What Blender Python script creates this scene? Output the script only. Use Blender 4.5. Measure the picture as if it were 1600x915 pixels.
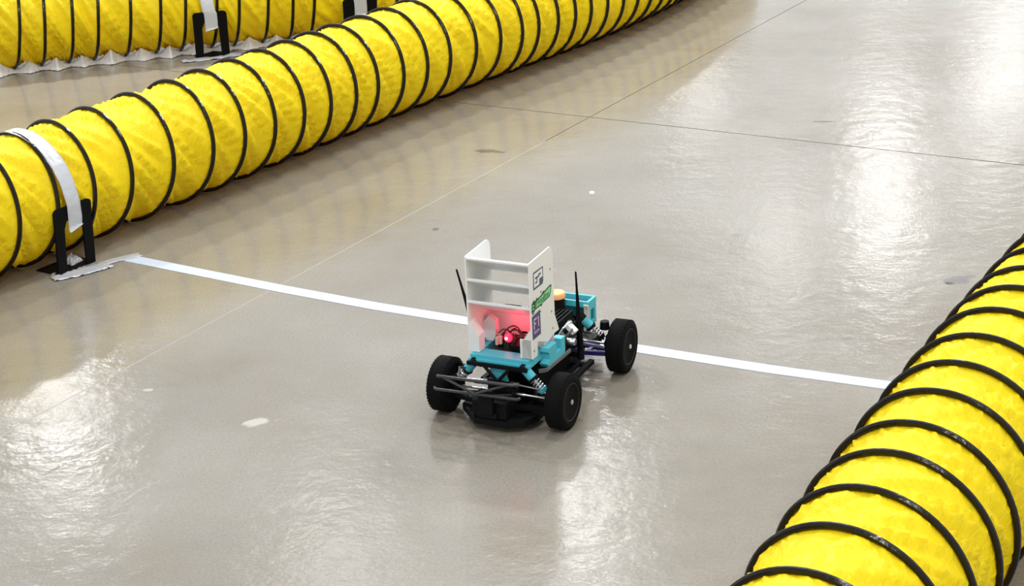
import bpy, bmesh, math, random
from mathutils import Vector, Matrix, noise
for o in list(bpy.data.objects): bpy.data.objects.remove(o, do_unlink=True)
R = math.radians; PI = math.pi
scene = bpy.context.scene; C = scene.collection
random.seed(7)

# ------------------------------------------------------------------ camera
cd = bpy.data.cameras.new('camera'); cam = bpy.data.objects.new('camera', cd); C.objects.link(cam)
cd.sensor_width = 36.0; cd.lens = 36.0 * 3066 / 1600; cd.clip_start = .05; cd.clip_end = 300
pitch, roll = R(20.51), R(2.56)
fw = Vector((0, math.cos(pitch), -math.sin(pitch))); rt = Vector((1, 0, 0)); dn = fw.cross(rt)
r2 = math.cos(roll)*rt + math.sin(roll)*dn; d2 = -math.sin(roll)*rt + math.cos(roll)*dn
m = Matrix((r2, -d2, -fw)).transposed().to_4x4(); m.translation = (0, 0, 1.72)
cam.matrix_world = m
scene.camera = cam

# ------------------------------------------------------------------ world, lamps, exposure
scene.view_settings.view_transform = 'Standard'; scene.view_settings.look = 'None'
scene.view_settings.gamma = 1; scene.view_settings.exposure = 0.12
w = bpy.data.worlds.new('hall_light'); scene.world = w; w.use_nodes = True
nt = w.node_tree; bg = nt.nodes['Background']
bg.inputs['Color'].default_value = (.91, .955, 1.0, 1); bg.inputs['Strength'].default_value = 0.82

def lamp(x, y, z, size, power, col=(1, .99, .97)):
    ld = bpy.data.lights.new('hall_or_fill_lamp', 'AREA'); ld.shape = 'DISK'; ld.size = size; ld.energy = power; ld.color = col
    o = bpy.data.objects.new('hall_or_fill_lamp', ld); C.objects.link(o); o.location = (x, y, z)
# high-bay lamps over the far half of the hall
for x, y, p in ((5.3, 26.2, 74), (5.9, 29.5, 16), (3.5, 24.2, 28), (7.7, 30.5, 45), (9.2, 34.1, 60), (.45, 17.7, 62), (-5.2, 20.4, 76),
                (-1.7, 15.9, 22), (3.4, 33, 38)):
    lamp(x, y, 7, .85, p)
for x, y, p in ((-4.5, 10, 380), (.3, 11.5, 380), (4.5, 9.0, 250), (-1.5, -1.5, 170), (4, -1, 150), (0, 5, 110)):  # unseen fill lamps, added to even the light and deepen shade by the ducts
    lamp(x, y, 7, .6, p)

# ------------------------------------------------------------------ materials
def mat(name, col, rough=.5, metal=0, spec=.5, coat=0, emis=None, es=0, trans=0):
    mt = bpy.data.materials.new(name); mt.use_nodes = True
    b = mt.node_tree.nodes['Principled BSDF']
    b.inputs['Base Color'].default_value = (*col, 1); b.inputs['Roughness'].default_value = rough
    b.inputs['Metallic'].default_value = metal; b.inputs['Specular IOR Level'].default_value = spec
    b.inputs['Coat Weight'].default_value = coat; b.inputs['Coat Roughness'].default_value = .15
    if emis: b.inputs['Emission Color'].default_value = (*emis, 1); b.inputs['Emission Strength'].default_value = es
    if trans: b.inputs['Transmission Weight'].default_value = trans
    return mt
def nodes(mt):
    t = mt.node_tree; return t, t.nodes, t.links, t.nodes['Principled BSDF']
def bump_noise(mt, scale, strength, dist=.002, detail=4, stretch=None, vary=None):
    t, N, L, b = nodes(mt)
    tc = N.new('ShaderNodeTexCoord'); mp = N.new('ShaderNodeMapping'); L.new(tc.outputs['Object'], mp.inputs['Vector'])
    if stretch: mp.inputs['Scale'].default_value = stretch
    n = N.new('ShaderNodeTexNoise'); n.inputs['Scale'].default_value = scale; n.inputs['Detail'].default_value = detail
    L.new(mp.outputs[0], n.inputs['Vector'])
    bp = N.new('ShaderNodeBump'); bp.inputs['Strength'].default_value = strength; bp.inputs['Distance'].default_value = dist
    L.new(n.outputs['Fac'], bp.inputs['Height']); L.new(bp.outputs[0], b.inputs['Normal'])
    if vary:
        mr = N.new('ShaderNodeMix'); mr.data_type = 'RGBA'
        mr.inputs['A'].default_value = (*vary[0], 1); mr.inputs['B'].default_value = (*vary[1], 1)
        L.new(n.outputs['Fac'], mr.inputs['Factor']); L.new(mr.outputs['Result'], b.inputs['Base Color'])
    return n, bp

M = {}
# yellow coated duct fabric
M['yellow'] = mat('yellow_duct_fabric', (.93, .66, .008), .42, spec=.22)
t, N, L, b = nodes(M['yellow'])
tc = N.new('ShaderNodeTexCoord')
n1 = N.new('ShaderNodeTexNoise'); n1.inputs['Scale'].default_value = 22; n1.inputs['Detail'].default_value = 5; n1.inputs['Distortion'].default_value = 1.2
n2 = N.new('ShaderNodeTexNoise'); n2.inputs['Scale'].default_value = 1200; n2.inputs['Detail'].default_value = 1
v1 = N.new('ShaderNodeTexVoronoi'); v1.inputs['Scale'].default_value = 30; v1.feature = 'DISTANCE_TO_EDGE'
ds = N.new('ShaderNodeVectorMath'); ds.operation = 'MULTIPLY_ADD'; ds.inputs[1].default_value = (.08, .08, .08)
L.new(tc.outputs['Object'], n1.inputs['Vector']); L.new(tc.outputs['Object'], n2.inputs['Vector'])
L.new(n1.outputs['Color'], ds.inputs[0]); L.new(tc.outputs['Object'], ds.inputs[2]); L.new(ds.outputs[0], v1.inputs['Vector'])
vm = N.new('ShaderNodeMath'); vm.operation = 'MINIMUM'; vm.inputs[1].default_value = .12; L.new(v1.outputs['Distance'], vm.inputs[0])
b1 = N.new('ShaderNodeBump'); b1.inputs['Strength'].default_value = .28; b1.inputs['Distance'].default_value = .012
b2 = N.new('ShaderNodeBump'); b2.inputs['Strength'].default_value = .2; b2.inputs['Distance'].default_value = .02
b3 = N.new('ShaderNodeBump'); b3.inputs['Strength'].default_value = .12; b3.inputs['Distance'].default_value = .0006
L.new(n1.outputs['Fac'], b1.inputs['Height']); L.new(vm.outputs[0], b2.inputs['Height']); L.new(n2.outputs['Fac'], b3.inputs['Height'])
L.new(b1.outputs[0], b2.inputs['Normal']); L.new(b2.outputs[0], b3.inputs['Normal']); L.new(b3.outputs[0], b.inputs['Normal'])
mx = N.new('ShaderNodeMix'); mx.data_type = 'RGBA'; mx.inputs['A'].default_value = (1, .84, .016, 1); mx.inputs['B'].default_value = (1, .71, .004, 1)
L.new(n1.outputs['Fac'], mx.inputs['Factor']); L.new(mx.outputs['Result'], b.inputs['Base Color'])
tl = N.new('ShaderNodeBsdfTranslucent'); tl.inputs['Color'].default_value = (1, .70, .012, 1); L.new(b3.outputs[0], tl.inputs['Normal'])
ms = N.new('ShaderNodeMixShader'); ms.inputs[0].default_value = .18; L.new(b.outputs[0], ms.inputs[1]); L.new(tl.outputs[0], ms.inputs[2]); L.new(ms.outputs[0], N['Material Output'].inputs['Surface'])
M['coil'] = mat('black_wear_strip', (.006, .003, .002), .2, spec=.3); bump_noise(M['coil'], 55, .4, .004)
M['duct_tape'] = mat('silver_duct_tape', (.56, .57, .60), .3, metal=.15, spec=.6); bump_noise(M['duct_tape'], 60, .5, .004)
M['line_tape'] = mat('pale_floor_tape', (.62, .68, .80), .38, spec=.5); bump_noise(M['line_tape'], 45, .25, .003, vary=((.47, .54, .66), (.58, .65, .76)))
M['plastic'] = mat('crumpled_pale_plastic', (.78, .76, .76), .3, spec=.6); bump_noise(M['plastic'], 50, .8, .008)
M['stand'] = mat('black_painted_steel', (.003, .003, .0035), .6, spec=.1)
M['tire'] = mat('black_tire_rubber', (.004, .004, .0045), .85, spec=.12)
M['rim'] = mat('dark_grey_rim', (.055, .053, .057), .4, spec=.5)
M['metal'] = mat('bright_metal', (.62, .62, .64), .25, metal=.9)
M['black'] = mat('black_plastic', (.004, .004, .005), .6, spec=.15)
M['satin'] = mat('satin_black_tube', (.03, .029, .032), .35, spec=.5)
M['grey'] = mat('grey_plastic', (.13, .13, .14), .4)
M['white'] = mat('white_printed_plastic', (.80, .80, .79), .5, spec=.35); bump_noise(M['white'], 300, .08, .0008)
M['teal'] = mat('teal_printed_plastic', (.065, .46, .57), .45); bump_noise(M['teal'], 240, .1, .001, vary=((.06, .45, .56), (.085, .54, .65)))
M['orange'] = mat('orange_sensor_cap', (1, .48, .19), .35)
M['cream'] = mat('cream_plastic', (.75, .66, .58), .5)
M['purple'] = mat('purple_arm', (.035, .018, .22), .4)
M['red_lit_wire'] = mat('black_wire_red_lit', (.08, .004, .01), .35)  # black wires, the red highlight from the LED put into the colour
M['board'] = mat('dark_circuit_board', (.012, .02, .014), .5)
M['copper'] = mat('pale_connector', (.62, .50, .44), .4)
M['red_led'] = mat('red_led', (.9, .02, .05), .3, emis=(1, .006, .02), es=7)
M['led_core'] = mat('led_core', (1, .8, .8), .3, emis=(1, .6, .6), es=3)
M['slate'] = mat('sticker_slate', (.085, .095, .13), .5)
M['pale'] = mat('sticker_white', (.80, .81, .86), .5)
M['green'] = mat('sticker_green', (.22, .68, .28), .5)
M['midgreen'] = mat('sticker_mid_green', (.05, .26, .09), .5)
M['dkgreen'] = mat('sticker_dark_green', (.015, .06, .025), .5)
M['violet'] = mat('sticker_violet', (.09, .045, .16), .5)
M['lilac'] = mat('sticker_lilac', (.58, .50, .72), .5)
M['screw'] = mat('screw_grey', (.25, .25, .25), .4, metal=.5)
M['filler'] = mat('pale_joint_filler', (.40, .36, .30), .7)
M['bed'] = mat('dark_joint_bed', (.05, .045, .04), .9)

# polished concrete
def concrete():
    mt = mat('polished_concrete', (.4, .37, .33), .2, spec=.5)
    t, N, L, b = nodes(mt)
    tc = N.new('ShaderNodeTexCoord'); P = tc.outputs['Object']
    def noi(scale, detail=4, rough=.55, dist=0, sc=None):
        n = N.new('ShaderNodeTexNoise'); n.inputs['Scale'].default_value = scale; n.inputs['Detail'].default_value = detail
        n.inputs['Roughness'].default_value = rough; n.inputs['Distortion'].default_value = dist
        if sc:
            mp = N.new('ShaderNodeMapping'); mp.inputs['Scale'].default_value = sc; L.new(P, mp.inputs['Vector']); L.new(mp.outputs[0], n.inputs['Vector'])
        else: L.new(P, n.inputs['Vector'])
        return n.outputs['Fac']
    def ramp(src, a, b_, ca=0, cb=1):
        r = N.new('ShaderNodeMapRange'); r.inputs[1].default_value = a; r.inputs[2].default_value = b_
        r.inputs[3].default_value = ca; r.inputs[4].default_value = cb; L.new(src, r.inputs[0]); return r.outputs[0]
    def mix(f, a, b_, blend='MIX'):
        x = N.new('ShaderNodeMix'); x.data_type = 'RGBA'; x.blend_type = blend
        for s, v in (('Factor', f), ('A', a), ('B', b_)):
            if isinstance(v, tuple): x.inputs[s].default_value = (*v, 1)
            elif isinstance(v, float): x.inputs[s].default_value = v
            else: L.new(v, x.inputs[s])
        return x.outputs['Result']
    col = mix(ramp(noi(1.1, 5, .6), .35, .68), BASE_A, BASE_B)
    col = mix(ramp(noi(5, 6, .7, .6), .4, .72, 0, .35), col, BASE_C)
    col = mix(ramp(noi(170, 2, .8), .35, .7, 0, .42), col, BASE_D)
    col = mix(ramp(noi(14, 8, .8, 2.5), .66, .74, 0, .3), col, (.20, .17, .14))
    # chips, scuffs and pale spots: x, y, half length, half width, angle, colour, strength
    pn = N.new('ShaderNodeTexNoise'); pn.inputs['Scale'].default_value = 30; pn.inputs['Detail'].default_value = 4; L.new(P, pn.inputs['Vector'])
    for x, y, a, c, ang, cl, st in ((-.564, 3.872, .028, .022, 20, (.60, .56, .50), .6), (-.203, 5.125, .011, .015, 0, (.08, .06, .05), .8),
        (.611, 4.963, .018, .017, 10, (.2, .19, .18), .6), (1.015, 6.025, .036, .012, -10, (.09, .09, .09), .9), (1.105, 4.55, .048, .028, 25, (.14, .13, .14), .75),
        (1.08, 4.528, .014, .012, 0, (.02, .02, .02), .8), (.243, 5.397, .007, .012, 0, (.9, .9, .88), 1.0), (-.957, 3.686, .05, .005, 56, (.13, .12, .11), .7),
        (-.872, 3.80, .025, .004, 58, (.13, .12, .11), .6), (1.168, 6.912, .045, .035, 30, (.2, .2, .2), .5), (-.05, 5.86, .05, .02, -20, (.05, .03, .02), .6),
        (.77, 4.2, .012, .01, 0, (.15, .14, .13), .5), (.9, 3.98, .01, .01, 0, (.15, .14, .13), .5), (-.83, 4.08, .012, .008, 0, (.6, .56, .5), .5)):
        mp = N.new('ShaderNodeMapping'); mp.vector_type = 'TEXTURE'; mp.inputs['Location'].default_value = (x, y, 0)
        mp.inputs['Rotation'].default_value = (0, 0, R(ang)); mp.inputs['Scale'].default_value = (a, c, 1)
        L.new(P, mp.inputs['Vector'])
        ln = N.new('ShaderNodeVectorMath'); ln.operation = 'LENGTH'; L.new(mp.outputs[0], ln.inputs[0])
        ad = N.new('ShaderNodeMath'); ad.operation = 'MULTIPLY_ADD'; ad.inputs[1].default_value = 1.6; L.new(pn.outputs['Fac'], ad.inputs[0]); L.new(ln.outputs['Value'], ad.inputs[2])
        col = mix(ramp(ad.outputs[0], 1.45, 1.85, st, 0), col, cl)
    L.new(col, b.inputs['Base Color'])
    rg = ramp(noi(2.2, 6, .65), .3, .7, ROUGH[0], ROUGH[1]); L.new(rg, b.inputs['Roughness'])
    bp1 = N.new('ShaderNodeBump'); bp1.inputs['Strength'].default_value = .3; bp1.inputs['Distance'].default_value = .0012; L.new(noi(70, 3, .6), bp1.inputs['Height'])
    bp2 = N.new('ShaderNodeBump'); bp2.inputs['Strength'].default_value = .40; bp2.inputs['Distance'].default_value = .004; L.new(noi(15, 3, .55), bp2.inputs['Height'])
    L.new(bp1.outputs[0], bp2.inputs['Normal']); L.new(bp2.outputs[0], b.inputs['Normal'])
    return mt
BASE_A = (.237, .206, .160); BASE_B = (.325, .300, .258); BASE_C = (.30, .29, .275); BASE_D = (.14, .12, .095)
ROUGH = (.13, .20)
M['concrete'] = concrete()

# ------------------------------------------------------------------ helpers
def link(name, me, parent=None, mats=()):
    o = bpy.data.objects.new(name, me); C.objects.link(o)
    for x in mats: me.materials.append(M[x])
    if parent is not None: o.parent = parent
    return o
def obj(name, bm, mats, parent=None, smooth=False):
    me = bpy.data.meshes.new(name)
    bmesh.ops.recalc_face_normals(bm, faces=bm.faces); bm.to_mesh(me); bm.free()
    if smooth:
        for p in me.polygons: p.use_smooth = True
        try: me.set_sharp_from_angle(angle=R(42))
        except Exception: pass
    return link(name, me, parent, mats if isinstance(mats, (list, tuple)) else (mats,))
def empty(name, loc=(0, 0, 0), rz=0):
    o = bpy.data.objects.new(name, None); C.objects.link(o); o.location = loc; o.rotation_euler = (0, 0, rz); o.empty_display_size = .05; return o
def tag(o, label=None, cat=None, group=None, kind=None):
    if label: o['label'] = label
    if cat: o['category'] = cat
    if group: o['group'] = group
    if kind: o['kind'] = kind
    return o
def nb(): return bmesh.new()
def setmat(faces, i):
    for f in faces: f.material_index = i
def box(bm, x0, x1, y0, y1, z0, z1, mi=0, bev=0, mtx=None):
    r = bmesh.ops.create_cube(bm, size=1)
    vs = r['verts']
    for v in vs: v.co = Vector((x0+(v.co.x+.5)*(x1-x0), y0+(v.co.y+.5)*(y1-y0), z0+(v.co.z+.5)*(z1-z0)))
    fs = set(f for v in vs for f in v.link_faces)
    if bev:
        es = list(set(e for v in vs for e in v.link_edges))
        rr = bmesh.ops.bevel(bm, geom=es, offset=bev, segments=2, affect='EDGES', profile=.5)
        fs = set(rr['faces']) | set(f for f in fs if f.is_valid)
        vs = list(set(v for f in fs for v in f.verts))
    if mtx is not None: bmesh.ops.transform(bm, matrix=mtx, verts=vs)
    setmat(fs, mi); return vs
def prism(bm, pts, axis, a, b, mi=0):
    """extrude a polygon: axis 'x': pts=(y,z), 'y': pts=(x,z), 'z': pts=(x,y)"""
    def P(u, v, w_): return {'x': (w_, u, v), 'y': (u, w_, v), 'z': (u, v, w_)}[axis]
    A = [bm.verts.new(P(u, v, a)) for u, v in pts]; B = [bm.verts.new(P(u, v, b)) for u, v in pts]
    fs = [bm.faces.new(A), bm.faces.new(B[::-1])]
    n = len(pts)
    for i in range(n): fs.append(bm.faces.new((A[i], A[(i+1) % n], B[(i+1) % n], B[i])))
    setmat(fs, mi); return A+B
def frame_rect(bm, o, i, axis, a, b, mi=0):
    """flat frame: outer rect o and inner hole i as (u0,u1,v0,v1)"""
    def P(u, v, w_): return {'x': (w_, u, v), 'y': (u, w_, v), 'z': (u, v, w_)}[axis]
    def q(r, w_): return [bm.verts.new(P(u, v, w_)) for u, v in ((r[0], r[2]), (r[1], r[2]), (r[1], r[3]), (r[0], r[3]))]
    oa, ob, ia, ib = q(o, a), q(o, b), q(i, a), q(i, b); fs = []
    for k in range(4):
        j = (k+1) % 4
        fs += [bm.faces.new((oa[k], oa[j], ia[j], ia[k])), bm.faces.new((ob[k], ib[k], ib[j], ob[j])),
               bm.faces.new((oa[k], ob[k], ob[j], oa[j])), bm.faces.new((ia[k], ia[j], ib[j], ib[k]))]
    setmat(fs, mi)
def tube(bm, pts, r, seg=10, mi=0, cap=True):
    pts = [Vector(p) for p in pts]; rs = r if isinstance(r, (list, tuple)) else [r]*len(pts)
    up = None; rings = []
    for i, p in enumerate(pts):
        d = (pts[min(i+1, len(pts)-1)] - pts[max(i-1, 0)]).normalized()
        if up is None:
            up = Vector((0, 0, 1)) if abs(d.z) < .9 else Vector((1, 0, 0))
        u = (up - d*up.dot(d)).normalized(); v = d.cross(u); up = u
        rings.append([bm.verts.new(p + (u*math.cos(2*PI*k/seg) + v*math.sin(2*PI*k/seg))*rs[i]) for k in range(seg)])
    fs = []
    for a, b_ in zip(rings, rings[1:]):
        for k in range(seg): fs.append(bm.faces.new((a[k], a[(k+1) % seg], b_[(k+1) % seg], b_[k])))
    if cap: fs += [bm.faces.new(rings[0][::-1]), bm.faces.new(rings[-1])]
    setmat(fs, mi)
def lathe(bm, prof, seg=32, mtx=None, mi=0):
    """profile (axial y, radius) revolved about the Y axis"""
    rings = []
    for y, r in prof:
        rings.append([bm.verts.new(Vector((r*math.cos(2*PI*k/seg), y, r*math.sin(2*PI*k/seg)))) for k in range(seg)])
    fs = []
    for a, b_ in zip(rings, rings[1:]):
        for k in range(seg): fs.append(bm.faces.new((a[k], a[(k+1) % seg], b_[(k+1) % seg], b_[k])))
    fs += [bm.faces.new(rings[0][::-1]), bm.faces.new(rings[-1])]
    vs = [v for r in rings for v in r]
    if mtx is not None: bmesh.ops.transform(bm, matrix=mtx, verts=vs)
    setmat(fs, mi); return vs
def spring(bm, p0, p1, r, wr, turns, mi=0):
    p0, p1 = Vector(p0), Vector(p1); d = (p1-p0).normalized(); u = d.orthogonal().normalized(); v = d.cross(u)
    n = int(turns*14); tube(bm, [p0.lerp(p1, i/n) + (u*math.cos(2*PI*turns*i/n)+v*math.sin(2*PI*turns*i/n))*r for i in range(n+1)], wr, 6, mi)

# ------------------------------------------------------------------ floor: four sawn slabs
floor = tag(obj('floor', (lambda bm: (box(bm, -45, 45, -45, 45, -.06, -.013), bm)[1])(nb()), 'bed'), kind='structure')
J = Vector((.279, 6.203)); db = Vector((math.cos(R(59.26)), math.sin(R(59.26)))); da = Vector((math.cos(R(-30.8)), math.sin(R(-30.8))))
for sb in (-1, 1):
    for sa in (-1, 1):
        bm = nb(); g = .0016; gb = .0024
        c = J + da*sa*g + db*sb*gb
        q = [c, c + da*sa*38, c + da*sa*38 + db*sb*38, c + db*sb*38]
        if sa*sb < 0: q = q[::-1]
        prism(bm, [(p.x, p.y) for p in q], 'z', -.012, 0)
        obj('slab', bm, 'concrete', floor)
bm = nb(); q = [J - db*.3 + da*.0016, J - db*.3 - da*.0016, J - db*5 - da*.0016, J - db*5 + da*.0016]
prism(bm, [(p.x, p.y) for p in q], 'z', -.0125, -.0003); obj('joint_filler', bm, 'filler', floor)

# ------------------------------------------------------------------ spiral ducts
class Duct:
    def __init__(s, x0, y0, a0, k1, k2, Rd, st, lo, hi, kmax, turn=0):
        s.R = Rd; s.st = st; s.lo = lo; s.hi = hi; ds = .01; s.ds = ds
        def curv_a(t):
            tc = max(0, min(kmax, t)); return a0 + k1*tc + k2*tc*tc + turn*max(0, t-kmax)
        def march(sign, L_):
            x, y = x0, y0; out = [(x, y, curv_a(0))]; n = int(L_/ds)
            for i in range(n):
                a = curv_a(sign*(i+.5)*ds); x += sign*math.cos(a)*ds; y += sign*math.sin(a)*ds; out.append((x, y, curv_a(sign*(i+1)*ds)))
            return out
        b_ = march(-1, -lo + .5); f = march(1, hi + .5); s.tab = b_[::-1][:-1] + f; s.s0 = -(len(b_)-1)*ds
        s.p0 = st[1]-st[0]; s.p1 = (st[-1]-st[-5])/4
    def at(s, t):
        u = (t - s.s0)/s.ds; i = max(0, min(len(s.tab)-2, int(u))); f = u-i; A, B = s.tab[i], s.tab[i+1]
        return [A[k] + (B[k]-A[k])*f for k in range(3)]
    def S(s, U):                                             # station of the coil at turn U
        n = len(s.st)
        if U <= 0: return s.st[0] + U*.132
        if U >= n-1: return s.st[-1] + (U-n+1)*s.p1
        i = int(U); f = U-i; g = lambda k: s.st[k] if 0 <= k < n else (s.st[0]+k*.132 if k < 0 else s.st[-1]+(k-n+1)*s.p1)
        a, b_, c, d = g(i-1), g(i), g(i+1), g(i+2)
        return .5*((2*b_) + (c-a)*f + (2*a-5*b_+4*c-d)*f*f + (3*b_-a-3*c+d)*f**3)
    def pt(s, t, T, r):
        x, y, a = s.at(t); return Vector((x + math.sin(a)*math.cos(T)*r, y - math.cos(a)*math.cos(T)*r, s.R + .006 + math.sin(T)*r))
def build_duct(D, label, seed):
    root = empty('ventilation_duct', (*D.at(.5)[:2], 0)); bpy.context.view_layer.update()
    off = Vector((*D.at(.5)[:2], 0))
    tag(root, label, 'duct', 'yellow spiral ventilation ducts marking the track')
    U0 = math.floor((D.lo - D.st[0])/.132); U1 = len(D.st)-1 + math.ceil((D.hi - D.st[-1])/D.p1)
    Nt, Nf = 120, 14
    J_ = int((U1-U0)*Nt); verts = []; idx = {}
    def vid(j, i):
        if i == Nf: j, i = j+Nt, 0
        k = (j, i)
        if k not in idx:
            U = U0 + j/Nt; T = 2*PI*(U % 1); f = i/Nf; t = D.S(U+f) if i else D.S(U)
            # station at constant angle between this turn and the next
            t = D.S(U)*(1-f) + D.S(U+1)*f
            e = math.sin(PI*f); turn = math.floor(U + 0)
            skew = T + 1.05*f
            q = 1.55; cx, cy = math.cos(skew)*q, math.sin(skew)*q
            wn = noise.noise(Vector((cx*2.6, cy*2.6, seed + U0*0 + t*2.2)))
            wr = 1 - abs(noise.noise(Vector((cx*3.4+9, cy*3.4, seed*1.7 + t*3.1))))*2.2
            w3 = noise.noise(Vector((math.cos(T)*7, math.sin(T)*7, seed + t*26)))
            r = D.R - .0045 - .0105*e - .004*(1-math.sin(T))*.5*e + (e**.55)*(.011*wn + .019*wr*max(0, wr) + .0016*w3 - .008)
            r = min(r, D.R - .002)
            idx[k] = len(verts); p = D.pt(t, T, r); p.z = max(p.z, .002); verts.append(p - off)
        return idx[k]
    faces = [(vid(j, i), vid(j+1, i), vid(j+1, i+1), vid(j, i+1)) for j in range(J_) for i in range(Nf)]
    me = bpy.data.meshes.new('fabric_sleeve'); me.from_pydata(verts, [], faces); me.update()
    for p in me.polygons: p.use_smooth = True
    link('fabric_sleeve', me, root, ('yellow',))
    for k in range(U0, U1+1):                                # the black wear strip over the wire, one turn each
        bm = nb(); pts = []
        for i in range(73):
            U = k - .25 + i/72; T = 2*PI*U
            jit = .0012*noise.noise(Vector((U*9, seed, 0)))
            pts.append(D.pt(D.S(U) + jit, T, D.R) - off)
        tube(bm, pts, .0062, 8); obj('coil_turn', bm, 'coil', root, True)
    return root
q = 1.72/1.70
D1 = Duct(-1.3394*q, 4.8774*q, .9531, .041/q, -.0248/q/q, .1732, [v*q for v in (.2, .338, .5, .662, .798, .932, 1.066, 1.193, 1.318, 1.428, 1.561, 1.688, 1.813, 1.958, 2.097, 2.224, 2.321, 2.438, 2.543, 2.637, 2.739)], -.9, 4.3, 2.6, .22)
D2 = Duct(-2.0208*q, 7.0915*q, .3421, -.1009/q, -.0021/q/q, .1732, [v*q for v in (.245, .336, .438, .532, .652, .764, .857, .975, 1.059, 1.17, 1.265, 1.347, 1.5, 1.582, 1.666)], -1.0, 3.0, 1.7, .75)
D3 = Duct(.2115, 2.0756, 1.09, .012, -.0185, .1732, (.4, .552, .689, .832, .951, 1.094, 1.229, 1.367, 1.509, 1.643, 1.76), -.6, 3.6, 2.6)
build_duct(D1, 'yellow spiral duct running from the left edge up past the middle, behind the small car', 3.1)
build_duct(D2, 'yellow spiral duct in the far top left corner, lying on crumpled pale plastic', 11.7)
build_duct(D3, 'yellow spiral duct nearest the camera in the bottom right corner', 23.4)

# ------------------------------------------------------------------ stands taped to the ducts
def build_stand(D, s_c, half, label, tlabel, feet_off=.168, lean=.010, H=.182, skew=0):
    x, y, a = D.at(s_c); n = Vector((math.sin(a), -math.cos(a), 0)); tdir = Vector((math.cos(a), math.sin(a), 0))
    base = Vector((x, y, 0)) + n*feet_off
    root = empty('duct_stand', base, a); tag(root, label, 'stand', 'black stands taped to the yellow ducts')
    # local frame: x along the duct, y towards it, upright leans away
    sh = lambda z: -lean*z/H
    W, lw, bar = half, .030, .040
    pts = [(-W, 0), (-W, H-.01), (-W+.004, H-.003), (-W+.012, H), (W-.012, H), (W-.004, H-.003), (W, H-.01), (W, 0), (W-lw, 0), (W-lw-.003, H-bar-.02), (W-lw-.012, H-bar), (-W+lw+.012, H-bar), (-W+lw+.003, H-bar-.02), (-W+lw, 0)]
    bm = nb(); vs = prism(bm, pts, 'y', -.003, .003)
    for v in vs: v.co.y += sh(v.co.z)
    obj('upright_frame', bm, 'stand', root)
    bm = nb(); box(bm, -W, W, -.002, .085, .0005, .004, bev=.0012); obj('base_plate', bm, 'stand', root)
    # silver tape over the duct, down the front of the stand, with a loose curl at its end
    prof = []
    for i in range(34):
        T = R(172) - (R(172)-R(34))*i/33; rr = D.R + .0045
        prof.append(((math.cos(T)*rr, D.R + .006 + math.sin(T)*rr), T))
    P2 = [p for p, T in prof]
    ftop = (feet_off + lean*1.0 + .0045, H + .004)
    P2 += [((P2[-1][0]+ftop[0])/2 + .004, (P2[-1][1]+ftop[1])/2 + .004), ftop]
    for k in range(1, 8): z = H + .004 - k*.0095; P2.append((feet_off + lean*z/H + .0052, z))
    z = H - .0625; P2 += [(P2[-1][0]+.004, z-.006), (P2[-1][0]+.006, z-.004)]
    bm = nb(); rows = []; nw = 7; tw = .024
    t0 = Vector((x, y, 0))
    for i, (o_, z_) in enumerate(P2):
        row = []
        for j in range(nw):
            u = (j/(nw-1)-.5)*2*tw
            k = noise.noise(Vector((u*60, i*.35, s_c*5)))*.0022
            zz = z_ + k + (u*.35*max(0, i-len(P2)+6)/6 if i > len(P2)-6 else 0)
            row.append(bm.verts.new(t0 + n*(o_ + k) + tdir*(u + .004*math.sin(i*.2) + skew*max(0, 36-i)/36) + Vector((0, 0, max(.001, zz))) - base))
        rows.append(row)
    for r0, r1 in zip(rows, rows[1:]):
        for j in range(nw-1): bm.faces.new((r0[j], r0[j+1], r1[j+1], r1[j]))
    tp = obj('tape_strip', bm, 'duct_tape', None, True); tp.location = base
    sm = tp.modifiers.new('thick', 'SOLIDIFY'); sm.thickness = .0006; sm.offset = 1
    tag(tp, tlabel, 'tape', 'silver tape strips over the ducts')
    return root
build_stand(D1, .112, .066, 'black inverted U stand at the end of the pale floor line',
            'silver tape strip over the nearer left duct onto its black stand', skew=.02)
build_stand(D2, .955, .064, 'black inverted U stand in front of the far duct, fully visible above the nearer duct',
            'silver tape strip over the far duct onto the left of its two stands', H=.175, skew=-.16)
build_stand(D2, 1.535, .064, 'black inverted U stand of the far duct, its legs hidden by the nearer duct',
            'silver tape strip onto the far duct stand whose legs are hidden by the nearer duct', H=.175, skew=-.16)

# ------------------------------------------------------------------ tape on the floor
def strip(name, pts, w_, z, mt, label, cat, group=None, ragged=0, crump=0, seed=0, sub=6):
    P = [Vector((*p, 0)) for p in pts]; fine = []
    for a, b_ in zip(P, P[1:]):
        for i in range(sub): fine.append(a.lerp(b_, i/sub))
    fine.append(P[-1]); c = fine[len(fine)//2].copy(); bm = nb(); rows = []; nw = 6
    for i, p in enumerate(fine):
        d = (fine[min(i+1, len(fine)-1)] - fine[max(i-1, 0)]).normalized(); s_ = Vector((-d.y, d.x, 0)); row = []
        for j in range(nw):
            u = (j/(nw-1)-.5)*w_; end = (i == 0 or i == len(fine)-1)
            q_ = p + s_*u + (d*ragged*noise.noise(Vector((j*.9, seed, i))) if end else Vector())
            zz = z + max(0, crump*(noise.noise(Vector((i*.55, j*.9, seed)))+.15))
            row.append(bm.verts.new((q_.x-c.x, q_.y-c.y, zz)))
        rows.append(row)
    for r0, r1 in zip(rows, rows[1:]):
        for j in range(nw-1): bm.faces.new((r0[j], r0[j+1], r1[j+1], r1[j]))
    o = obj(name, bm, mt, None, crump > 0); o.location = (c.x, c.y, 0)
    sm = o.modifiers.new('thick', 'SOLIDIFY'); sm.thickness = .0005; sm.offset = -1
    return tag(o, label, cat, group)
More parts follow.
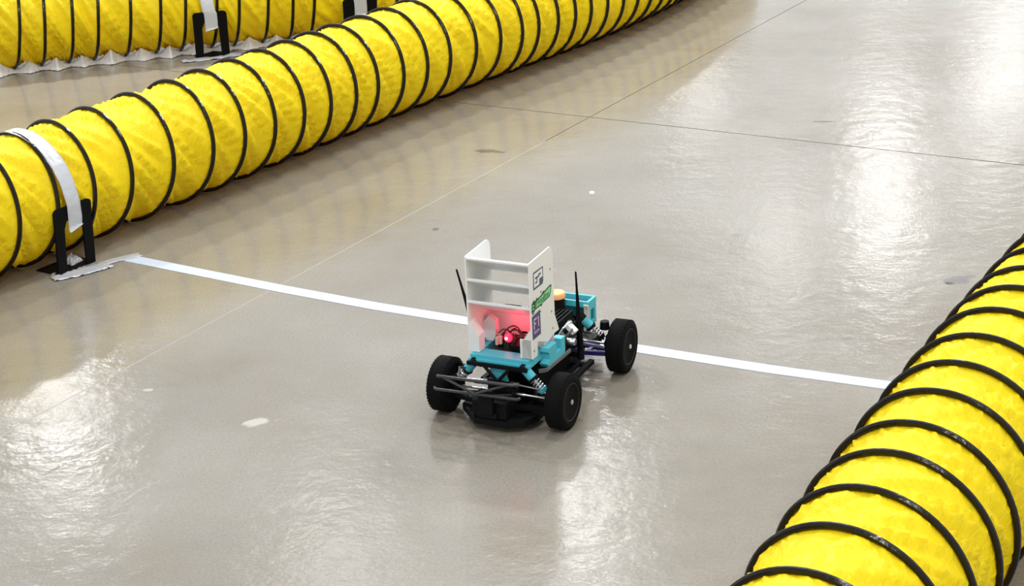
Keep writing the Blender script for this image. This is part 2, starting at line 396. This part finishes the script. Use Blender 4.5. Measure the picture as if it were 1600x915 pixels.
strip('floor_tape', [(-1.03, 4.998), (-.587, 4.703), (-.342, 4.549), (-.111, 4.418), (.289, 4.192), (.564, 4.041), (.81, 3.919), (1.0, 3.83)], .045, .0008, 'line_tape',
      'long pale floor line of tape running under the small car between the two ducts', 'tape', ragged=.004)
strip('tape_patch', [(-1.205, 4.858), (-1.15, 4.885), (-1.10, 4.925), (-1.075, 4.95)], .058, .0022, 'duct_tape',
      'crumpled silver tape patch across the feet of the stand nearest the floor line', 'tape', 'silver tape patches on the floor', .012, .007, 3, 9)
strip('tape_patch', [(-1.11, 4.94), (-1.06, 4.985), (-1.0, 5.022)], .036, .0016, 'duct_tape',
      'small silver tape patch joining the stand foot to the start of the pale floor line', 'tape', 'silver tape patches on the floor', .008, .002, 8, 6)
strip('tape_patch', [(-1.20, 7.225), (-1.09, 7.26), (-.98, 7.305)], .045, .0022, 'duct_tape',
      'silver tape patch on the floor in front of the far duct stand', 'tape', 'silver tape patches on the floor', .01, .007, 5, 8)
def crumple(center, sx, sy, h, ang, seed, label, mt='plastic', group='pale plastic scraps'):
    bm = nb(); n = 18; g = {}
    for i in range(n+1):
        for j in range(n+1):
            u, v = i/n*2-1, j/n*2-1
            k = 1 + .35*noise.noise(Vector((u*1.5, v*1.5, seed)))
            z = h*max(0, (1-u*u)*(1-v*v))**.5*(.55 + .9*abs(noise.noise(Vector((u*2.3, v*2.3, seed+5))))) + h*.25*abs(noise.noise(Vector((u*6, v*6, seed+9))))
            g[i, j] = bm.verts.new((u*sx*k, v*sy*k, z + .001))
    for i in range(n):
        for j in range(n): bm.faces.new((g[i, j], g[i+1, j], g[i+1, j+1], g[i, j+1]))
    o = obj('plastic_scrap', bm, mt, None); o.location = (*center, 0); o.rotation_euler = (0, 0, ang)
    return tag(o, label, 'plastic', group)
x, y, a = D1.at(.14); crumple((x+math.sin(a)*.125, y-math.cos(a)*.125), .022, .018, .022, a, 2.2, 'small crumpled clear scrap between the feet of the stand by the floor line', 'duct_tape', 'scraps by the stands')
# pale plastic sheet crumpled along the front foot of the far duct
def sheet():
    bm = nb(); n, mrow = 420, 9; c = Vector((-1.4, 7.3, 0)); rows = []
    for i in range(n+1):
        t = -.35 + i/n*1.95; x, y, a = D2.at(t); nn = Vector((math.sin(a), -math.cos(a), 0)); row = []
        near = min(abs(t - D2.S(k - .2)) for k in range(-5, 16)); gap = min(1, near/.058)**1.3
        hgt = .012 + .060*gap; reach = .092 + (.040 + .03*noise.noise(Vector((t*7, 4, 0))))*gap
        
        for j in range(mrow):
            v = j/(mrow-1)                                   # 0 at the outer floor edge, 1 tucked up against the duct
            o_ = reach - .038*v + .006*noise.noise(Vector((t*22, v*3, 2)))
            z = .002 + hgt*v**1.2*(1 + .4*noise.noise(Vector((t*16, v*2, 7)))) + .004*abs(noise.noise(Vector((t*60, v*5, 3))))
            lim = D2.R + .006 - math.sqrt(max(0, (D2.R+.004)**2 - o_*o_))
            z = min(z, max(.001, lim - .003 + .022*gap))
            row.append(bm.verts.new(Vector((x, y, 0)) + nn*o_ + Vector((0, 0, z)) - c))
        rows.append(row)
    for r0, r1 in zip(rows, rows[1:]):
        for j in range(mrow-1): bm.faces.new((r0[j], r0[j+1], r1[j+1], r1[j]))
    o = obj('plastic_sheet', bm, 'plastic', None, True); o.location = c
    tag(o, 'crumpled pale plastic sheet showing under the front of the far duct', 'plastic')
sheet()

# ------------------------------------------------------------------ the small racing car
A0 = R(63.95)
car = empty('toy_race_car', (-.0269, 3.8378, 0), A0)
tag(car, 'black and teal radio controlled car with a tall white rear tower and glowing red light', 'toy car')
# wheels
TR, TW, WB, HT = .0605, .042, .325, .138
def wheel(x, y, toe):
    side = 1 if y > 0 else -1
    bm = nb(); hw = TW/2
    tire = [(-hw+.002, .041), (-hw, .045), (-hw, TR-.012), (-hw+.002, TR-.005), (-hw+.007, TR-.0008), (0, TR), (hw-.007, TR-.0008), (hw-.002, TR-.005), (hw, TR-.012), (hw, .045), (hw-.002, .041)]
    # rim: dished disc with a raised rim edge, the outside towards +y
    lathe(bm, [(-hw+.006, .041), (hw-.003, .0415), (hw-.0015, .040), (hw-.0035, .0375), (hw-.008, .034), (hw-.006, .018), (hw-.004, .014), (hw-.004, .009)], 40)
    rim = obj('wheel', bm, 'rim', car, True)
    rim.location = (x, y, TR); rim.rotation_euler = (0, 0, toe + (0 if side > 0 else PI))
    bm = nb(); rings = tire; lathe(bm, tire, 56)
    ty = obj('tire', bm, 'tire', rim, True)
    bm = nb()                                                # tread ribs, joined
    for k in range(44):
        a = 2*PI*k/44; mt_ = Matrix.Rotation(a, 4, 'Y')
        for yy in (-.0135, -.0045, .0045, .0135):
            box(bm, -.0022, .0022, yy-.0036, yy+.0036, TR-.0016, TR-.0004, mtx=Matrix.Rotation(a+(.07 if int(abs(yy)*1000) > 8 else 0), 4, 'Y'))
    tr_ = obj('tread', bm, 'tire', rim); tr_['kind'] = 'stuff'
    for k in range(10):                                      # spokes
        bm = nb(); box(bm, -.0022, .0022, hw-.0085, hw-.0045, .013, .036, mtx=Matrix.Rotation(2*PI*k/10, 4, 'Y')); obj('spoke', bm, 'grey' if side < 0 else 'rim', rim)
    bm = nb(); lathe(bm, [(hw-.005, .006), (hw+.0, .006), (hw+.001, .0045), (hw+.001, .002)], 6); obj('hub_nut', bm, 'metal', rim)
wheel(0, HT, 0); wheel(0, -HT, 0); wheel(WB, HT, .04); wheel(WB, -HT, .04)

def part(name, mats, fn, parent=None, smooth=False):
    bm = nb(); fn(bm); return obj(name, bm, mats, parent or car, smooth)
# chassis
part('chassis_plate', 'black', lambda bm: prism(bm, [(-.03, -.03), (.0, -.045), (.06, -.06), (.27, -.06), (.36, -.035), (.36, .035), (.27, .06), (.06, .06), (0, .045), (-.03, .03)], 'z', .030, .036))
def guard(bm, s):
    for (x0, x1, ya, yb) in ((.085, .262, .086, .0985),):
        box(bm, x0, x1, min(ya*s, yb*s), max(ya*s, yb*s), .036, .047, bev=.002)
    for x in (.10, .17, .245): box(bm, x-.006, x+.006, min(.05*s, .09*s), max(.05*s, .09*s), .033, .042)
    box(bm, .11, .24, min(.066*s, .074*s), max(.066*s, .074*s), .037, .044)
for s in (-1, 1): part('side_guard', 'black', lambda bm: guard(bm, s))
part('battery', 'black', lambda bm: box(bm, .07, .235, -.052, .052, .037, .078, bev=.003))
part('upper_deck', ('black', 'grey'), lambda bm: (prism(bm, [(.018, -.06), (.022, -.079), (.034, -.088), (.15, -.0915), (.275, -.06), (.275, .06), (.15, .0915), (.034, .088), (.022, .079), (.018, .06)], 'z', .108, .112),
     prism(bm, [(.018, -.076), (.032, -.089), (.15, -.0925), (.15, -.089), (.034, -.0855), (.022, -.073)], 'z', .107, .1145, 1)))
for x, y in ((.05, .05), (.05, -.05), (.25, .045), (.25, -.045)):
    part('standoff', 'satin', lambda bm: tube(bm, [(x, y, .035), (x, y, .108)], .004, 10))
# gearboxes
for x in (0, WB):
    part('gearbox', 'black', lambda bm: (box(bm, x-.028, x+.028, -.026, .026, .032, .082, bev=.006), tube(bm, [(x-.004, -.03, .06), (x-.004, .03, .06)], .016, 16)), smooth=False)
# rear shock tower: black cross bars with teal showing between
def rtower(bm):
    for s in (-1, 1):
        tube(bm, [(-.028, .030*s, .128), (-.028, -.012*s, .084)], .0036, 8)
        tube(bm, [(-.026, .030*s, .128), (-.026, .066*s, .130)], .004, 8)
    box(bm, -.030, -.024, -.07, .07, .126, .134); box(bm, -.030, -.024, -.022, .022, .075, .098)
part('rear_shock_tower', 'black', rtower)
part('gearbox_cover', 'teal', lambda bm: prism(bm, [(-.024, .132), (.024, .132), (.014, .104), (.018, .092), (-.018, .092), (-.014, .104)], 'x', -.020, -.008))
part('front_shock_tower', 'black', lambda bm: prism(bm, [(-.068, .118), (-.05, .128), (.05, .128), (.068, .118), (.03, .07), (-.03, .07)], 'x', WB-.028, WB-.022))
# shocks
def shock(x, s, xb, rear=True):
    top = Vector((x, .054*s, .134)); bot = Vector((xb, .104*s, .078)); d = (bot-top).normalized()
    bm = nb(); tube(bm, [top - d*.004, top + d*.002, top + d*.010], [.006, .0105, .0105], 14)
    sh = obj('shock_absorber', bm, 'black', car, True)
    bm = nb(); tube(bm, [top + d*.010, top + d*.032], .0105, 16); obj('damper_body', bm, 'teal', sh, True)
    bm = nb(); tube(bm, [top + d*.032, top + d*.035, top + d*.038], [.013, .013, .011], 16); obj('spring_collar', bm, 'black', sh, True)
    bm = nb(); spring(bm, top + d*.037, top + d*.066, .0095, .0016, 4.5); obj('spring', bm, 'metal', sh, True)
    bm = nb(); tube(bm, [top + d*.03, bot], .003, 8); obj('damper_rod', bm, 'metal', sh, True)
    bm = nb(); tube(bm, [top + d*.062, top + d*.072], [.0125, .008], 14); obj('spring_cup', bm, 'teal' if rear and s < 0 else 'black', sh, True)
for s in (-1, 1): shock(-.016, s, -.012); shock(WB-.034, s, WB-.02, False)
# suspension arms, links, shafts
def arm(x, s, mt):
    bm = nb()
    prism(bm, [(x-.030, .024*s), (x-.022, .024*s), (x-.006, .105*s), (x+.006, .105*s), (x+.022, .024*s), (x+.030, .024*s), (x+.012, .118*s), (x-.012, .118*s)], 'z', .036, .046)
    box(bm, x-.017, x+.017, min(.058*s, .066*s), max(.058*s, .066*s), .037, .045)
    tube(bm, [(x-.033, .026*s, .041), (x+.033, .026*s, .041)], .005, 8)
    return obj('suspension_arm', bm, mt, car)
for s in (-1, 1):
    arm(0, s, 'black'); a_ = arm(WB, s, 'purple')
    if s < 0: a_['label'] = 'purple suspension arm behind the front wheel'
    for x in (0, WB):
        part('drive_shaft', 'metal', lambda bm: tube(bm, [(x, .026*s, .060), (x, .05*s, .061), (x, .052*s, .061), (x, .112*s, .0605)], [.004, .004, .0028, .0028], 10), smooth=True)
        part('camber_link', 'metal', lambda bm: (tube(bm, [(x-.012, .035*s, .088), (x-.006, .118*s, .080)], .0021, 8), tube(bm, [(x-.012, .030*s, .088), (x-.012, .041*s, .088)], .0048, 10), tube(bm, [(x-.006, .112*s, .080), (x-.006, .121*s, .080)], .0048, 10)), smooth=True)
        part('hub_carrier', 'black', lambda bm: (box(bm, x-.013, x+.013, min(.104*s, .118*s), max(.104*s, .118*s), .034, .086, bev=.003), tube(bm, [(x, .10*s, .0605), (x, .13*s, .0605)], .012, 14)))
part('steering_link', 'metal', lambda bm: tube(bm, [(WB-.03, -.11, .064), (WB-.035, -.02, .066), (WB-.035, .02, .066), (WB-.03, .11, .064)], .0028, 8), smooth=True)
# rear bumper of thin tubes
bm = nb(); box(bm, -.085, -.02, -.022, .022, .034, .046, bev=.003); box(bm, -.09, -.078, -.016, .016, .046, .10, bev=.002)
bum = obj('rear_bumper', bm, 'black', car)
part('underside_shade_block', 'black', lambda bm: (prism(bm, [(-.078, -.040), (-.078, .034), (-.02, .09), (.03, .09), (.03, -.09), (-.02, -.09), (-.06, -.075)], 'z', .016, .030), box(bm, -.075, -.03, -.04, .04, .03, .07, bev=.004)))  # added black block standing in for dark reflection and shadow under the rear
def rail(p, r=.0030, n='bumper_tube'):
    bm = nb(); tube(bm, p, r, 10); obj(n, bm, 'satin', bum, True)
YC = .014; XB = -.10
rail([(XB+.010, YC+.094, .119), (XB, YC+.088, .123), (XB, YC-.08, .126), (XB+.004, YC-.088, .1255), (XB+.012, YC-.090, .121)], .0036)
rail([(XB+.008, YC+.102, .092), (XB, YC+.097, .0925), (XB, YC-.092, .096), (XB+.008, YC-.096, .095)], .0032)
rail([(XB, YC+.076, .121), (XB, YC+.006, .0955)], .0026, 'bumper_brace'); rail([(XB, YC+.002, .0955), (XB, YC-.070, .124)], .0026, 'bumper_brace')
rail([(-.03, YC+.060, .118), (XB+.03, YC+.052, .136), (XB+.002, YC+.040, .121)], .0026, 'bumper_brace')
rail([(-.03, YC-.05, .10), (XB+.002, YC-.075, .125)], .0026, 'bumper_brace')
rail([(XB+.03, YC+.018, .108), (XB+.03, YC-.05, .110)], .003, 'bumper_brace')
rail([(-.03, .03, .07), (XB, YC+.03, .094)], .003, 'bumper_brace'); rail([(-.03, -.03, .07), (XB, YC-.03, .095)], .003, 'bumper_brace')
# teal tray
def tray(bm):
    frame_rect(bm, (-.018, .104, -.068, .066), (.020, .092, -.050, .052), 'z', .134, .1465)
    frame_rect(bm, (-.022, .106, -.072, .070), (-.010, .098, -.060, .060), 'z', .130, .1375)
    box(bm, .020, .092, -.050, .052, .128, .131)
part('electronics_tray', 'teal', tray)
for s in (-1, 1):
    part('tray_support', 'black', lambda bm: box(bm, .02, .09, min(.05*s, .056*s), max(.05*s, .056*s), .112, .130))
def bracket(bm, s):
    pr = [(.044, .1125), (.126, .1125), (.130, .120), (.130, .152), (.110, .152), (.110, .130), (.086, .130), (.086, .154), (.046, .154), (.044, .146), (.050, .140), (.050, .128), (.040, .120)]
    prism(bm, pr, 'y', min(.068*s, .088*s), max(.068*s, .088*s))
for s in (-1, 1): part('side_bracket', 'teal', lambda bm: bracket(bm, s))
# tower: two side plates, three sloping slats, a front panel and four feet
def round_pts(cx, cz, r, a0_, a1_, n=6): return [(cx + r*math.cos(R(a0_+(a1_-a0_)*i/n)), cz + r*math.sin(R(a0_+(a1_-a0_)*i/n))) for i in range(n+1)]
side_poly = [(-.006, .1475), (.018, .1475), (.020, .180), (.072, .158), (.101, .166), (.131, .165), (.110, .207), (.111, .344)] + round_pts(.093, .346, .018, 0, 88) + [(-.004, .3605), (-.006, .359)]
sides = {}
for s in (-1, 1):
    def sp(bm):
        prism(bm, side_poly, 'y', min(.0715*s, .0750*s), max(.0715*s, .0750*s))
        bmesh.ops.bevel(bm, geom=[e for e in bm.edges], offset=.0005, segments=1, affect='EDGES')
    sides[s] = part('tower_side_plate', 'white', sp)
sides[-1]['label'] = 'white side plate carrying three stickers'
for zr in (.357, .3095, .2605):
    def slat(bm):
        zf = zr - .064
        prism(bm, [(-.0055, zr), (-.0055, zr-.0035), (.111, zf-.0018), (.112, zf+.0015), (.0, zr+.0012)], 'y', -.0716, .0716)
    part('tower_slat', 'white', slat)
part('tower_front_panel', 'white', lambda bm: box(bm, .108, .1115, -.0716, .0716, .140, .199))
for s in (-1, 1):
    part('tower_foot', 'white', lambda bm: prism(bm, [(.0716*s, .1475), (.050*s, .1475), (.050*s, .184), (.0716*s, .214)], 'x', -.0055, .022))
    part('tower_foot', 'white', lambda bm: prism(bm, [(.0716*s, .1475), (.050*s, .1475), (.044*s, .160), (.044*s, .194), (.060*s, .203), (.0716*s, .19)], 'x', .062, .080))
part('tower_rear_sill', 'white', lambda bm: box(bm, -.0055, -.0025, -.0716, -.046, .1475, .190))
for (x, z) in ((.0946, .315), (.0448, .2813), (.0942, .2197), (.0013, .165), (.098, .180)):
    bm = nb(); vs = lathe(bm, [(-.0758, .0022), (-.0748, .0026)], 12); bmesh.ops.translate(bm, vec=(x, 0, z), verts=vs); obj('screw', bm, 'screw', sides[-1])
# stickers on the right side plate (outer face looks towards -y)
YS = -.0752
def sticker(name, mats, fn, lab):
    bm = nb(); fn(bm); o = obj(name, bm, mats, sides[-1]); o['label'] = lab; return o
def rect(bm, x0, x1, z0, z1, lay, mi): box(bm, x0, x1, YS-.0002*lay-.0002, YS-.0002*lay, z0, z1, mi)
def ep(bm):
    ox, oz, k = .0085, .2965, 1.0
    def r_(a, b_, c, d, lay, mi): rect(bm, ox+a*k, ox+b_*k, oz+c*k, oz+d*k, lay, mi)
    prism(bm, [(ox, oz+.001), (ox+.004, oz), (ox+.0455, oz), (ox+.050, oz+.005), (ox+.051, oz+.0375), (ox+.002, oz+.0385)], 'y', YS-.0002, YS, 0)
    r_(.0045, .0465, .0045, .0345, 1, 1)
    # dark strokes that leave an E joined to a P in white
    r_(.010, .030, .0215, .0255, 2, 0); r_(.010, .0195, .0115, .0152, 2, 0); r_(.0165, .0205, .0115, .0245, 2, 0)
    r_(.027, .038, .0240, .0285, 2, 0); r_(.0300, .0465, .0045, .0165, 2, 0)
sticker('logo_sticker', ('slate', 'pale'), ep, 'slate square sticker with joined letters EP')
def f1(bm):
    ox, oz = -.0035, .190
    prism(bm, [(ox, oz), (ox+.041, oz+.0005), (ox+.041, oz+.0475), (ox+.047, oz+.049), (ox+.041, oz+.0515), (ox+.040, oz+.055), (ox, oz+.052)], 'y', YS-.0002, YS, 0)
    rect(bm, ox+.003, ox+.037, oz+.003, oz+.048, 1, 1)
    def r_(a, b_, c, d): rect(bm, ox+a, ox+b_, oz+c, oz+d, 2, 2)
    r_(.0065, .0105, .0205, .0445); r_(.0065, .022, .0405, .0445); r_(.0065, .018, .0305, .0345)
    r_(.0285, .0325, .0215, .0445); r_(.0255, .0325, .0410, .0445)
sticker('logo_sticker', ('slate', 'violet', 'lilac'), f1, 'violet sticker reading F1 TENTH')
def text_mesh(body, size, mt, parent, loc, name, shear=0, extr=.00015, rot=0, sx=1):
    cu = bpy.data.curves.new(name, 'FONT'); cu.body = body; cu.size = size; cu.extrude = extr; cu.shear = shear; cu.offset = size*.02
    tmp = bpy.data.objects.new('tmp', cu); C.objects.link(tmp); bpy.context.view_layer.update()
    me = bpy.data.meshes.new_from_object(tmp.evaluated_get(bpy.context.evaluated_depsgraph_get()))
    bpy.data.objects.remove(tmp); me.materials.clear()
    me.transform(Matrix.Translation(loc) @ Matrix.Rotation(PI/2, 4, 'X') @ Matrix.Rotation(rot, 4, 'Z') @ Matrix.Diagonal((sx, 1, 1, 1)))
    return link(name, me, parent, (mt,))
text_mesh('TENTH', .0085, 'lilac', sides[-1], (.0020, YS-.0006, .2005), 'sticker_lettering')
def grn(bm):
    # irregular dark outline with the green field inside and a small robot-like block at its rear end
    out = [(.010, .252), (.040, .252), (.046, .249), (.052, .254), (.088, .256), (.094, .262), (.099, .279), (.091, .281), (.062, .277), (.058, .280), (.046, .274), (.028, .272), (.024, .276), (.014, .271)]
    prism(bm, out, 'y', YS-.0002, YS, 0)
    inn = [(.016, .2555), (.040, .2555), (.047, .2535), (.053, .2575), (.086, .2595), (.0905, .265), (.095, .2765), (.090, .2775), (.062, .2735), (.046, .2705), (.027, .2685), (.018, .267)]
    prism(bm, inn, 'y', YS-.0004, YS-.0002, 1)
    prism(bm, [(-.004, .252), (.002, .244), (.010, .247), (.012, .254), (.014, .270), (.008, .276), (-.002, .269)], 'y', YS-.0002, YS, 0)
    for z in (.2625, .2555): rect(bm, .0, .0095, z, z+.003, 1, 1)
    rect(bm, .002, .0065, .2475, .2510, 1, 1)
sticker('name_sticker', ('dkgreen', 'green'), grn, 'green lettered sticker with dark outline')
text_mesh('Hopfire', .0165, 'midgreen', sides[-1], (.0175, YS-.0006, .2585), 'sticker_lettering', .2, rot=R(2), sx=1.25)
# electronics in the tray with the glowing light
part('circuit_board', 'board', lambda bm: box(bm, .026, .088, -.046, .046, .138, .141))
part('power_module', 'black', lambda bm: (box(bm, .030, .075, -.040, -.006, .141, .158, bev=.002), box(bm, .048, .086, -.004, .034, .141, .160, bev=.002)))
for x, y in ((.04, .030), (.047, .024), (.062, .034)):
    part('connector', 'copper', lambda bm: box(bm, x-.004, x+.004, y-.003, y+.003, .150, .168, bev=.0008, mtx=None))
def led(bm): bmesh.ops.create_icosphere(bm, subdivisions=3, radius=.0088, matrix=Matrix.Translation((.040, .003, .170)) @ Matrix.Diagonal((.8, 1, 1.2, 1)))
lp = part('indicator_light', 'red_led', led, smooth=True); lp['label'] = 'glowing red light'
def core(bm): bmesh.ops.create_icosphere(bm, subdivisions=2, radius=.0034, matrix=Matrix.Translation((.0328, .0045, .170)))
part('light_core', 'led_core', core, lp, True)
part('light_mount', 'board', lambda bm: (box(bm, .044, .050, -.012, .016, .141, .176), tube(bm, [(.040, .003, .141), (.040, .003, .165)], .002, 8)))
rl = bpy.data.lights.new('red_glow', 'POINT'); rl.energy = .07; rl.color = (1, .03, .07); rl.shadow_soft_size = .006
ro = bpy.data.objects.new('red_glow', rl); C.objects.link(ro); ro.parent = car; ro.location = (.070, -.004, .185)
for k, (ya, yb, zt, x) in enumerate(((.03, -.055, .190, .05), (.018, -.045, .184, .058), (.024, -.06, .181, .066), (-.01, -.056, .178, .045), (.040, .006, .176, .07))):
    part('wire', 'red_lit_wire', lambda bm: tube(bm, [(x+.01*math.sin(i*.4+k), ya+(yb-ya)*i/12, .150+(zt-.150)*math.sin(PI*min(1, (i+1)/11.5))) for i in range(13)], .0016, 7), smooth=True)
# middle: computer with heat sink, connectors, silver pieces
hs = part('computer_heat_sink', 'black', lambda bm: (box(bm, .165, .262, -.058, .052, .112, .134, bev=.002), box(bm, .170, .258, -.054, .048, .134, .140)))
for i in range(11):
    bm = nb(); y = -.052+i*.0096; box(bm, .172, .256, y, y+.0035, .140, .160); obj('fin', bm, 'black', hs)
text_mesh('B', .022, 'pale', hs, (.206, -.0603, .137), 'sticker_lettering')
part('motor_can', 'metal', lambda bm: tube(bm, [(.170, -.095, .1225), (.170, -.093, .1225), (.170, -.060, .1225)], [.007, .0085, .0085], 18), smooth=True)
def tilt(bm, x, y, z, a, sx, sy, sz, rx=0): box(bm, -sx, sx, -sy, sy, -sz, sz, bev=.0015, mtx=Matrix.Translation((x, y, z)) @ Matrix.Rotation(a, 4, 'Z') @ Matrix.Rotation(rx, 4, 'X'))
part('power_plug', 'white', lambda bm: tilt(bm, .182, -.080, .149, R(-10), .008, .014, .006, R(38)))
part('cable_clip', 'grey', lambda bm: tilt(bm, .160, -.070, .138, R(20), .006, .010, .004, R(50)))
part('cable_clip', 'grey', lambda bm: tilt(bm, .190, -.070, .130, R(-25), .005, .012, .004, R(-40)))
part('cable_clip', 'black', lambda bm: tilt(bm, .150, -.074, .122, R(10), .008, .008, .008))
for k, p in enumerate(([(.13, -.06, .115), (.15, -.085, .145), (.17, -.088, .150), (.20, -.07, .15), (.22, -.05, .14)], [(.14, -.05, .115), (.16, -.07, .155), (.19, -.078, .16), (.22, -.06, .15)], [(.10, .0, .16), (.13, -.03, .15), (.16, -.05, .14)], [(.235, -.06, .12), (.26, -.085, .10), (.29, -.06, .10)])):
    part('cable', ('satin', 'metal', 'black', 'satin')[k], lambda bm: tube(bm, p, .0022, 7), smooth=True)
# lidar on its mast
lx = .285
part('sensor_mount', 'black', lambda bm: box(bm, lx-.028, lx+.028, -.028, .028, .108, .130, bev=.002))
lid = part('lidar_sensor', 'black', lambda bm: tube(bm, [(lx, 0, .130), (lx, 0, .1335), (lx, 0, .173)], [.021, .019, .0185], 28), smooth=True)
part('sensor_cap', 'orange', lambda bm: tube(bm, [(lx, 0, .173), (lx, 0, .1745), (lx, 0, .184), (lx, 0, .1865)], [.0190, .0205, .0205, .0185], 28), lid, True)
# front teal frame
def ff(bm):
    frame_rect(bm, (.298, .342, -.072, .072), (.304, .336, -.066, .066), 'z', .152, .1655)
    for s in (-1, 1):
        a, b_ = sorted((.066*s, .072*s)); frame_rect(bm, (.300, .340, .106, .152), (.312, .330, .116, .143), 'y', a, b_)
    box(bm, .336, .342, -.066, .066, .110, .152)
fr = part('front_frame', 'teal', ff)
part('frame_panel', 'grey', lambda bm: box(bm, .304, .336, -.066, .066, .1525, .1545), fr)
part('frame_lining', 'cream', lambda bm: prism(bm, [(.290, .100), (.296, .100), (.3005, .118), (.3005, .150), (.296, .160), (.291, .160), (.295, .148), (.295, .120)], 'y', -.0725, -.062), fr)
part('steering_servo', 'black', lambda bm: box(bm, .285, .33, -.05, .05, .085, .112, bev=.002))
part('servo_horn', 'black', lambda bm: tube(bm, [(.34, -.092, .09), (.34, -.092, .108)], [.012, .010], 14), smooth=True)
part('front_bumper', 'black', lambda bm: prism(bm, [(.36, -.05), (.395, -.06), (.405, -.03), (.405, .03), (.395, .06), (.36, .05)], 'z', .028, .05))
# antennas
def antenna(p0, p1, lab):
    p0, p1 = Vector(p0), Vector(p1); L_ = (p1-p0).length
    prof = [(0, .0062), (.03, .0066), (.28, .0068), (.40, .0060), (.60, .0040), (.8, .0026), (.985, .0021), (1, .0012)]
    o = part('antenna', 'stand', lambda bm: tube(bm, [p0.lerp(p1, t_) for t_, r_ in prof], [r_ for t_, r_ in prof], 14), smooth=True); o['label'] = lab
antenna((.2085, -.0895, .085), (.2035, -.0855, .273), 'upright right antenna'); antenna((.10, .100, .100), (.10, .1502, .287), 'left antenna leaning outwards')
for x, y in ((.2085, -.0895), (.10, .100)):
    part('antenna_base', 'black', lambda bm: (tube(bm, [(x, y, .068), (x, y, .092)], .008, 12), box(bm, x-.006, x+.006, min(y, y*.6), max(y, y*.6), .072, .084)))
